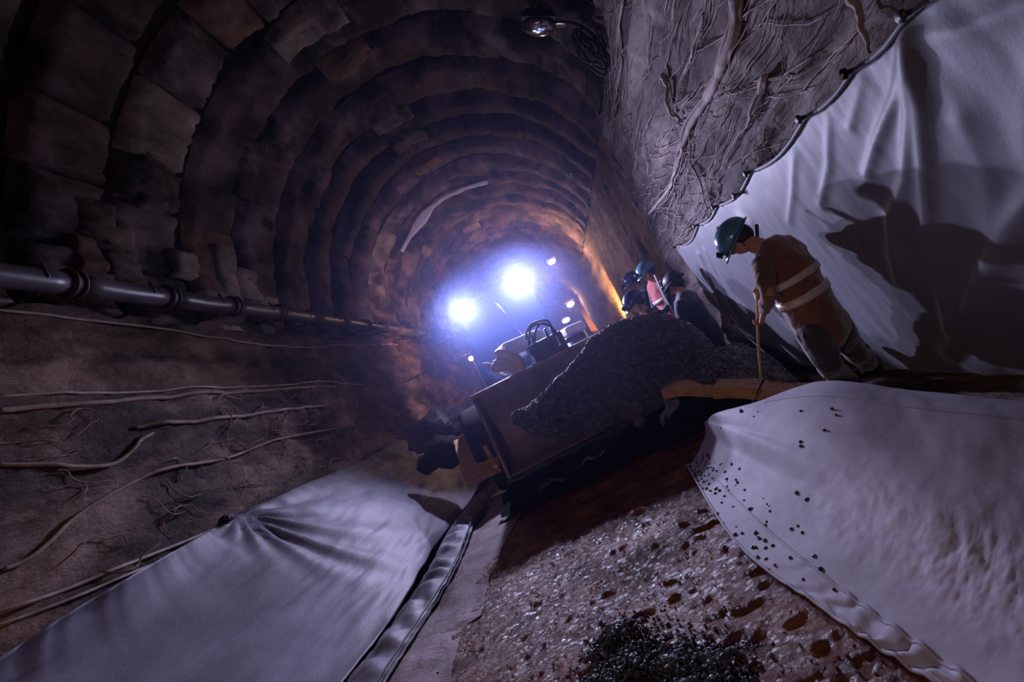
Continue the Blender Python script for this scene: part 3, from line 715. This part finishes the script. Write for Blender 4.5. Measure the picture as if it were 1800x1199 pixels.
V, Fc = gridf(heap, 70, 40); mesh('gravel_core', V, Fc, GRAVEL, hp)
random.seed(31); pts = []
for _ in range(5200):
    u, v = random.random(), random.uniform(.02, 1)
    if random.random() < .45: v = random.gauss(.76, .035)
    v = min(.99, max(.01, v)); pts.append((heap(u, v), random.uniform(.009, .022)))
o = stones('gravel_stones', pts, GRAVM, hp); o['kind'] = 'stuff'

# ---- second pile on the right, on boards
def pile(u, v):
    ridge = [PD(1168, 684, 4.950), PD(1200, 655, 4.950), PD(1245, 622, 4.895), PD(1285, 604, 4.785), PD(1330, 612, 4.620), PD(1370, 640, 4.455), PD(1400, 668, 4.290)]
    foot = [PD(1170, 692, 4.785), PD(1200, 688, 4.620), PD(1245, 672, 4.455), PD(1290, 670, 4.312), PD(1335, 678, 4.235), PD(1375, 684, 4.180), PD(1405, 690, 4.180)]
    a = catm(ridge, u); b = catm(foot, u)
    if v < .7: p = b.lerp(a, v / .7); p.z += .03 * math.sin(math.pi * v / .7)
    else: p = a + Vector((.0, .5, -.4)) * ((v - .7) / .3)
    return p + Vector((0, 0, .02 * fbm((p.x * 8, p.y * 8, 2), 3)))
hp2 = thing('gravel_pile', pile(.5, 0), 'smaller grey gravel pile on boards in front of the bent worker', 'gravel', kind='stuff')
V, Fc = gridf(pile, 40, 24); mesh('gravel_core', V, Fc, GRAVEL, hp2)
pts = [(pile(random.random(), random.uniform(0, .95)), random.uniform(.008, .018)) for _ in range(2200)]
stones('gravel_stones', pts, GRAVM, hp2)['kind'] = 'stuff'
# ---- black pile near the camera
def nearz(x, D):
    z = 0
    for cx, cy, rr_, h in ((.02, 1.98, .17, .085), (.08, 1.80, .2, .07), (.28, 1.78, .2, .05), (.0, 1.65, .28, .07)):
        z = max(z, h * (1 - ((x - cx) ** 2 + (D - cy) ** 2) / rr_ ** 2))
    return z
hp3 = thing('gravel_patch', (.1, 1.8, 0), 'patch of wet black gravel on the red mud nearest the camera', 'gravel', kind='stuff')
PB = Vector(PD(1130, 1160, 1.9))
kx = None
def floorpt(x, y):
    d = ray(x, y); k = -H / d.z; return Vector((d.x * k, d.y * k, 0))
cent = [(floorpt(1095, 1135), .14, .07), (floorpt(1120, 1190), .20, .07), (floorpt(1190, 1185), .15, .05), (floorpt(1255, 1180), .12, .03), (floorpt(1080, 1220), .2, .05), (floorpt(1220, 1230), .2, .05)]
pts = []; random.seed(8)
for _ in range(5200):
    c, rr_, h = random.choice(cent); a = random.random() * 6.3; q = rr_ * abs(random.gauss(0, .62))
    x, y = c.x + q * math.cos(a), c.y + q * math.sin(a); z = h * max(0, 1 - (q / rr_) ** 2) * random.random() ** .4
    pts.append(((x, y, z + ripple(x, y) + .006), random.uniform(.005, .011)))
stones('gravel_stones', pts, GRAVEL, hp3)['kind'] = 'stuff'
# loose grit on the mud
pts = []
for _ in range(2200):
    x, D = random.uniform(-1.2, .6), 1.0 + 3.0 * random.random() ** .8
    pts.append(((x, D, ripple(x, D) + .001), random.uniform(.003, .0065)))
o = stones('mud_grit', pts, FLOORM); tag(o, 'loose grit strewn over the wet mud', 'grit', kind='stuff')

# ---- boards
def plank(name, a, b, w_, th, lab, nrm=None, cat='board', group=None, m=WOOD):
    a = Vector(a); b = Vector(b); X = (b - a).normalized(); nrm = Vector(nrm or (0, 0, 1)); Z = (nrm - nrm.dot(X) * X).normalized(); Y = Z.cross(X)
    Vp, Fp = [], []
    n = 14
    for i in range(n + 1):
        c = a.lerp(b, i / n) + Z * (.02 * math.sin(i / n * 5))
        wv = w_ * (1 + .08 * fbm((i * .6, w_, 0), 2)) / 2
        Vp += [c - Y * wv - Z * th / 2, c + Y * wv - Z * th / 2, c + Y * wv + Z * th / 2, c - Y * wv + Z * th / 2]
    for i in range(n):
        k = i * 4
        for j in range(4): Fp.append((k + j, k + (j + 1) % 4, k + 4 + (j + 1) % 4, k + 4 + j))
    Fp += [(3, 2, 1, 0), (n * 4, n * 4 + 1, n * 4 + 2, n * 4 + 3)]
    o = mesh(name, Vp, Fp, m, None, False); bevel(o, .005); return tag(o, lab, cat, group)
plank('board', PD(1260, 681, 4.345), PD(1420, 690, 4.070), .35, .10, 'long brown board under the smaller gravel pile', group=None)
plank('board', PD(1170, 690, 4.730), PD(1262, 678, 4.455), .16, .10, 'short split board at the tip of the smaller gravel pile')
plank('board', PD(826, 765, 6.25), PD(850, 838, 5.55), .42, .05, 'orange-lit board leaning at the left end of the bucket', nrm=(.2, -1, .4))
plank('board', PD(838, 760, 6.1), PD(872, 822, 5.45), .05, .05, 'narrow dark-edged batten beside the leaning board', nrm=(.2, -1, .4))
# pale rag hanging below the tip of the board
Vr, Fr = gridf(lambda u, v: PD(1165 + 28 * u * (1 - .5 * v) + 5 * math.sin(v * 6), 705 + (38 + 10 * math.sin(u * 7)) * v - 4 * u, 4.60 - .03 * math.sin(u * 9)), 10, 8)
tag(solid(mesh('torn_cloth', Vr, Fr, LINER), .006), 'torn scrap of grey cloth hanging under the short split board', 'cloth')
# rocks
def rock(name, c, r_, m, lab, sc=(1, 1, 1), seed=0, group=None):
    mb = MB(); mb.ball(c, [r_ * k for k in sc], n=28, m=18); V = []
    for q in mb.v:
        d = (q - Vector(c)); V.append(q + d * (.35 * fbm((d.x / r_ * .9 + seed, d.y / r_ * .9, d.z / r_ * .9), 4) + .10 * fbm((d.x / r_ * 3 + seed, d.y / r_ * 3, d.z / r_ * 3), 3)))
    return tag(mesh(name, V, mb.f, m, None, False), lab, 'rock', group)
rock('ground_lump', PD(776, 798, 6.4), .27, MORTAR, 'black lump standing in for a shadow on the edge of the left sheet', (1.25, .8, .7), 2)  # black lump put where a shadow lies
rock('ground_lump', PD(768, 752, 7.3), .35, MUDR, 'orange-lit broken rock ledge behind the dark lump', (1.3, 1, .7), 5)
rock('stone', PD(1108, 722, 4.9), .09, MUDR, 'pale lump of broken stone on the ground under the bucket', (1.1, 1, .9), 8)
rock('stone', PD(1122, 742, 4.8), .05, MUDR, 'small pale chip of stone beside the broken lump', (1.1, 1, .9), 9)
# dark spoil on the floor under bucket
def spoil(u, v):
    x = -1.3 + 3.1 * u; D = 4.75 + 2.2 * v
    return Vector((x, D, .02 + .13 * math.sin(math.pi * min(1, v * 1.2)) * (.6 + .5 * fbm((x * 2, D * 2, 3), 3)) + .05 * fbm((x * 6, D * 6, 1), 4)))
V, Fc = gridf(spoil, 70, 50); tag(mesh('spoil_bank', V, Fc, MORTAR), 'dark loose spoil on the ground under the loader bucket', 'spoil', kind='stuff')
# edge clutter of the left sheet: dark clump at the tie
ti = lsheet(4.05, 0)
rock('tie_stone', ti + Vector((.04, -.05, .02)), .06, RUBBER, 'dark lump holding down the top edge of the left sheet', (.7, 1.4, .6), 3)

# ================================================================ PEOPLE
def hand(mb, wr, d, palm_n, grip=.8, sc=1.0, thumb=1):
    d = d.normalized(); side = d.cross(palm_n).normalized() * thumb; n = palm_n.normalized()
    mb.tube([wr, wr + d * .045 * sc, wr + d * .085 * sc], [(.026 * sc, .017 * sc), (.040 * sc, .016 * sc), (.040 * sc, .014 * sc)], 10, side=side)
    for i, ln in enumerate((.070, .078, .072, .056)):
        b0 = wr + d * (.082 * sc) + side * ((1.5 - i) * .021 * sc)
        P = [b0]; dd = d.copy(); rot = Matrix.Rotation
        cur = b0; ax = side
        for k in range(3):
            dd = (Matrix.Rotation(grip * (.75 if k == 0 else 1.0), 3, ax) @ dd)
            if (Matrix.Rotation(grip, 3, ax) @ d).dot(n) < 0: dd = (Matrix.Rotation(-2 * grip * (.75 if k == 0 else 1.0), 3, ax) @ dd)
            cur = cur + dd * (ln * sc * (.45, .32, .23)[k]); P.append(cur)
        mb.tube(P, [.0095 * sc, .0088 * sc, .008 * sc, .007 * sc], 8)
    t0 = wr + d * .028 * sc + side * .034 * sc
    mb.tube([t0, t0 + (side * .7 + d * .6 + n * .3).normalized() * .032 * sc, t0 + (side * .45 + d * .9 + n * .9).normalized() * .062 * sc], [.012 * sc, .011 * sc, .009 * sc], 8)
def person(name, J, label, vest, jacket, trousers, helm, vox=.011, group=None, helmet_dir=None, grip=.9):
    base = (J['anL'] + J['anR']) / 2; base.z = min(J['anL'].z, J['anR'].z) - .08
    t = thing(name, base, label, 'person', group)
    sv = (J['shR'] - J['shL']).normalized()
    chest = (J['shL'] + J['shR']) / 2; pel = (J['hipL'] + J['hipR']) / 2
    f = J['face'].normalized(); hu = (J['crown'] - J['crown'].dot(f) * f).normalized(); hs = f.cross(hu).normalized(); h = J['head']
    mb = MB()
    sp = (pel - chest); fr = sp.cross(sv).normalized()
    mid = chest.lerp(pel, .5) + fr * J.get('hump', 0)
    mb.tube([chest, chest.lerp(pel, .22) + fr * J.get('hump', 0) * .7, mid, chest.lerp(pel, .78), pel], [(.16, .085), (.165, .11), (.14, .10), (.145, .10), (.16, .10)], 18, side=sv)
    mb.tube([chest - sp.normalized() * .02, (chest - sp.normalized() * .04).lerp(h, .55), h - hu * .05], [.07, .055, .052], 12)
    # head: skull, jaw, nose, ears
    mb.ball(h + hu * .015 - f * .012, (.074, .092, .098), hs, f, hu, 20, 14)
    mb.ball(h - hu * .045 + f * .022, (.056, .066, .062), hs, f, hu, 16, 10)
    mb.tube([h + f * .080 + hu * .012, h + f * .100 - hu * .018, h + f * .088 - hu * .026], [.009, .014, .012], 8)
    for s_ in (-1, 1): mb.ball(h + hs * .075 * s_ - hu * .008, (.012, .022, .032), hs, f, hu, 10, 8)
    mb.tube([h + f * .078 - hu * .055 - hs * .02, h + f * .083 - hu * .055, h + f * .078 - hu * .055 + hs * .02], .008, 8)
    for s_ in ('L', 'R'):
        mb.tube([J['sh' + s_], J['sh' + s_].lerp(J['el' + s_], .5), J['el' + s_], J['el' + s_].lerp(J['wr' + s_], .4), J['wr' + s_]], [.055, .048, .040, .038, .026], 12)
        mb.tube([chest.lerp(J['sh' + s_], .5), J['sh' + s_]], [.075, .058], 10)
        mb.tube([J['hip' + s_], J['hip' + s_].lerp(J['kn' + s_], .5), J['kn' + s_], J['kn' + s_].lerp(J['an' + s_], .35), J['an' + s_]], [.088, .076, .056, .056, .038], 12)
        ft = J.get('toe' + s_, J['an' + s_] + Vector((-.15, .05, -.05)))
        mb.tube([J['an' + s_] - Vector((0, 0, .03)), ft], [.036, .034], 10)
        pn = J.get('palm' + s_, Vector((0, 1, 0)))
        hand(mb, J['wr' + s_], J.get('hd' + s_, (J['wr' + s_] - J['el' + s_]).normalized()), pn, grip, 1.0, 1 if s_ == 'L' else -1)
    bd = mb.build('body', SKIN, t)
    rm = bd.modifiers.new('remesh', 'REMESH'); rm.mode = 'VOXEL'; rm.voxel_size = min(vox, .007); rm.use_smooth_shade = True
    sm = bd.modifiers.new('smooth', 'SMOOTH'); sm.factor = .5; sm.iterations = 2
    def shell(name, mb_, m, it=4):
        o = mb_.build(name, m, t); q = o.modifiers.new('remesh', 'REMESH'); q.mode = 'VOXEL'; q.voxel_size = vox; q.use_smooth_shade = True
        # cloth folds from a cloud texture
        s2 = o.modifiers.new('smooth', 'SMOOTH'); s2.factor = .5; s2.iterations = it
        tx = bpy.data.textures.new('cloth', 'CLOUDS'); tx.noise_scale = .11
        dm = o.modifiers.new('folds', 'DISPLACE'); dm.texture = tx; dm.strength = .03; dm.mid_level = .5; dm.texture_coords = 'LOCAL'
        return o
    mb = MB()
    mb.tube([chest - sp.normalized() * .0, chest.lerp(pel, .25) + fr * J.get('hump', 0) * .7, mid, chest.lerp(pel, .8), pel + sp * .06], [(.185, .105), (.19, .135), (.165, .125), (.17, .125), (.185, .13)], 18, side=sv)
    for s_ in ('L', 'R'):
        mb.tube([chest.lerp(J['sh' + s_], .4), J['sh' + s_], J['sh' + s_].lerp(J['el' + s_], .5), J['el' + s_], J['el' + s_].lerp(J['wr' + s_], .5), J['el' + s_].lerp(J['wr' + s_], .93)], [.09, .074, .060, .050, .046, .036], 12)
    shell('jacket', mb, jacket)
    if vest:
        mb = MB()
        mb.tube([chest + sp * .0, chest.lerp(pel, .25) + fr * J.get('hump', 0) * .7, mid, chest.lerp(pel, .8), pel + sp * .05], [(.200, .118), (.203, .150), (.180, .142), (.185, .142), (.198, .146)], 20, side=sv)
        shell('vest', mb, vest)
        for k, (q, th) in enumerate(((.56, .026), (.30, .022))):
            mb = MB(); c = chest.lerp(pel, q) + fr * J.get('hump', 0) * (1 if k == 0 else .8); tn = sp.normalized()
            ww, dd = (.192, .156) if k == 0 else (.208, .160)
            mb.tube([c - tn * th, c + tn * th], [(ww, dd), (ww, dd)], 28, side=sv, round_ends=False); mb.build('reflective_band', REFL, t)
    mb = MB()
    mb.tube([pel - sp * .12, pel + sp.normalized() * .04], [(.165, .11), (.175, .12)], 16, side=sv)
    for s_ in ('L', 'R'):
        mb.tube([J['hip' + s_], J['hip' + s_].lerp(J['kn' + s_], .5), J['kn' + s_], J['kn' + s_].lerp(J['an' + s_], .4), J['an' + s_]], [.108, .098, .078, .078, .066], 12)
    shell('trousers', mb, trousers)
    for s_ in ('L', 'R'):
        an = J['an' + s_]; ft = J.get('toe' + s_, an + Vector((-.15, .05, -.05)))
        mb = MB(); mb.tube([an + Vector((0, 0, .10)), an, an + Vector((0, 0, -.045))], [.058, .055, .050], 12); mb.tube([an + Vector((0, 0, -.05)) - (ft - an).normalized() * .03, ft], [(.046, .04), (.045, .032)], 12, side=Vector((0, 0, 1)))
        shell('boot', mb, BLACK, 2)
    # helmet
    hd = MB(); hc = h + hu * .030 - f * .005
    hd.ball(hc, (.112, .135, .115), hs, f, hu, 28, 9, -6, 90); ho = solid(hd.build('helmet', helm, t), .004)
    hm = MB(); n = 32; V = []
    for rr_, zz in ((1.0, -.008), (1.12, -.018), (1.12, -.024), (1.0, -.016)):
        for q in range(n):
            a = 2 * math.pi * q / n; fw = max(0, math.sin(a)) ** 2
            V.append(hc + hs * (.112 * rr_ * math.cos(a)) + f * (.135 * rr_ * math.sin(a) + (.035 * fw if rr_ > 1 else 0)) + hu * (zz - (.02 * fw if rr_ > 1 else 0)))
    Fh = [(k * n + q, k * n + (q + 1) % n, ((k + 1) % 4) * n + (q + 1) % n, ((k + 1) % 4) * n + q) for k in range(4) for q in range(n)]
    o = mesh('brim', V, Fh, helm, ho); o.matrix_parent_inverse = Matrix.Identity(4)
    hm = MB(); hm.tube([hc + f * .13 + hu * .03, hc + f * .165 + hu * .028], [.024, .028], 12, round_ends=False); o = hm.build('head_lamp', BLACK, ho); o.matrix_parent_inverse = Matrix.Identity(4)
    hm = MB(); hm.tube([hc - f * .12 + hs * .02, hc - f * .02 + hu * .12, hc + f * .12], .008, 6, side=hs); o = hm.build('crest', helm, ho); o.matrix_parent_inverse = Matrix.Identity(4)
    for s_ in (-1, 1):
        hm = MB(); hm.ball(h + hs * .086 * s_ - f * .01 - hu * .0, (.026, .036, .048), hs, f, hu, 14, 8); hm.build('ear_defender', BLACK, t)
    hm = MB(); hm.ball(h - f * .035 - hu * .01, (.078, .072, .085), hs, f, hu, 16, 10); hm.build('hair', HAIR, t)
    hm = MB(); hm.tube([h + hs * .07 + hu * .0, h + hs * .05 - hu * .10 + f * .04, h - hu * .118 + f * .05, h - hs * .05 - hu * .10 + f * .04, h - hs * .07], .005, 6); hm.build('chin_strap', BLACK, t)
    hm = MB()
    for s_ in (-1, 1): hm.ball(h + hs * .030 * s_ + f * .074 + hu * .012, (.012, .010, .009), hs, f, hu, 10, 6)
    hm.build('eyes', BLACK, t)
    return t

# the worker bent over a long stick, back to the camera
J = dict(head=PD(1296, 420, 3.625), face=Vector((-.72, .25, -.62)), crown=Vector((-.5, .1, .9)),
         shL=PD(1340, 468, 3.413), shR=PD(1398, 436, 3.60),
         elL=PD(1352, 520, 3.233), wrL=PD(1343, 545, 3.477), elR=PD(1342, 500, 3.75), wrR=PD(1331, 515, 3.604),
         hipL=PD(1428, 580, 3.477), hipR=PD(1458, 560, 3.60), hump=0.0)
J['knL'] = PD(1456, 640, 3.477); J['knR'] = PD(1502, 618, 3.816)
J['anL'] = PD(1500, 690, 3.763); J['anR'] = PD(1545, 672, 3.943)
for s_ in 'LR':
    J['an' + s_].z = max(.13, J['an' + s_].z); J['toe' + s_] = J['an' + s_] + Vector((-.17, .06, -.06))
J['hdL'] = Vector((-.35, .5, -.75)); J['hdR'] = Vector((-.1, -.5, -.85)); J['palmL'] = Vector((-.6, .6, .2)); J['palmR'] = Vector((0, -1, .4))
pw = person('person', J, 'person in blue helmet and rust-orange vest with pale bands, bent over a long stick', VEST, JACK, TROU, HELM, .011)
# backpack / shoulder radio aerial
mb = MB(); mb.tube([PD(1331, 432, 3.710), PD(1330, 397, 3.710)], .014, 8); o = mb.build('radio', BLACK, pw)
# back pouch and stripes across the shoulders
st = thing('long_stick', PD(1322, 708, 3.943), 'long thin stick with a bent hook end held by the bent worker', 'stick')
mb = MB(); mb.tube(smoothpath([PD(1330, 506, 3.604), PD(1331, 545, 3.561), PD(1333, 600, 3.657), PD(1338, 664, 3.816)], 4), .0085, 8); mb.build('stick_shaft', WOOD, st)
mb = MB(); mb.tube([PD(1338, 664, 3.816), PD(1342, 668, 3.816), PD(1322, 708, 3.922)], [.008, .008, .005], 8); mb.build('hook', CHROME, st)

def standing(head, facedir, lean, D, scale=1.0):
    f = Vector(facedir).normalized(); s = f.cross(Vector((0, 0, 1))).normalized()          # his right
    lv = f * lean
    ch = head - Vector((0, 0, .25)) - lv * .25; pel = ch - Vector((0, 0, .48)) - lv * .6
    J = dict(head=head, face=f + Vector((0, 0, -.25 - lean * .5)), crown=Vector((0, 0, 1)) + lv * .5)
    for k, q in (('L', -1), ('R', 1)):
        J['sh' + k] = ch + s * .19 * q; J['el' + k] = ch + s * .24 * q - Vector((0, 0, .26)) + f * (.06 + lean * .1)
        J['wr' + k] = J['el' + k] + f * .2 - Vector((0, 0, .10)) - s * .06 * q
        J['hip' + k] = pel + s * .09 * q; z0 = pel.z
        J['kn' + k] = Vector((pel.x, pel.y, z0 * .53)) + s * .11 * q + f * .06; J['an' + k] = Vector((pel.x, pel.y, .09)) + s * .13 * q
        J['toe' + k] = J['an' + k] + f * .17 - Vector((0, 0, .05))
        J['palm' + k] = Vector((0, 0, -1))
    return J
J = standing(PD(1137, 478, 6.75), (-.9, -.2, 0), .12, 6.5)
pr_ = person('person', J, 'person in blue helmet and red vest standing behind the gravel heap', VESTR, NAVY, NAVY, HELM, .018, 'workers behind the gravel heap')
J = standing(PD(1112, 495, 7.6), (-.9, .2, 0), .3, 7.4)
person('person', J, 'person in navy helmet, half hidden behind the red-vested worker', None, NAVY, NAVY, HELMD, .018, 'workers behind the gravel heap')
J = standing(PD(1116, 532, 5.98), (-.95, -.2, 0), .45, 6.15)
person('person', J, 'person in dark helmet crouching just over the crest of the gravel heap', None, TROU, TROU, HELMD, .018, 'workers behind the gravel heap')
mb = MB(); mb.tube([PD(1151, 484, 6.5), PD(1168, 520, 6.46), PD(1190, 562, 6.48)], .012, 6); mb.build('vest_piping', REFL, pr_)
J = standing(PD(1186, 497, 6.2), (-.7, .6, 0), .1, 6.2)
person('person', J, 'person in dark navy clothes and dark helmet nearest the far end of the wall sheet', None, NAVY, NAVY, BLACK, .018, 'workers behind the gravel heap')

# ================================================================ HAZE
mb = MB(); mb.box((-.75, 23.5, 2.9), (5.3, 41, 5.6))
hz = mb.build('haze', None, None, False)
hm = bpy.data.materials.new('blue_haze'); hm.use_nodes = True; nt = hm.node_tree; nt.nodes.clear()
ou = nt.nodes.new('ShaderNodeOutputMaterial'); pv = nt.nodes.new('ShaderNodeVolumePrincipled')
pv.inputs['Color'].default_value = (.42, .46, 1, 1); pv.inputs['Density'].default_value = .009; pv.inputs['Anisotropy'].default_value = .7
nt.links.new(pv.outputs[0], ou.inputs['Volume']); hz.data.materials.append(hm)
tag(hz, 'thin blue haze hanging in the tunnel around the loader', 'haze', kind='stuff')

mb = MB(); mb.ball((-.55, 7.3, 1.7), (1.5, 1.6, 1.3), n=24, m=12)
h2 = mb.build('exhaust_haze', None); m2 = hm.copy(); m2.name = 'dense_blue_haze'
m2.node_tree.nodes['Principled Volume'].inputs['Density'].default_value = .045
m2.node_tree.nodes['Principled Volume'].inputs['Color'].default_value = (.30, .40, 1, 1)
h2.data.materials.append(m2); tag(h2, 'denser blue exhaust haze hanging about the loader cab', 'haze', kind='stuff')
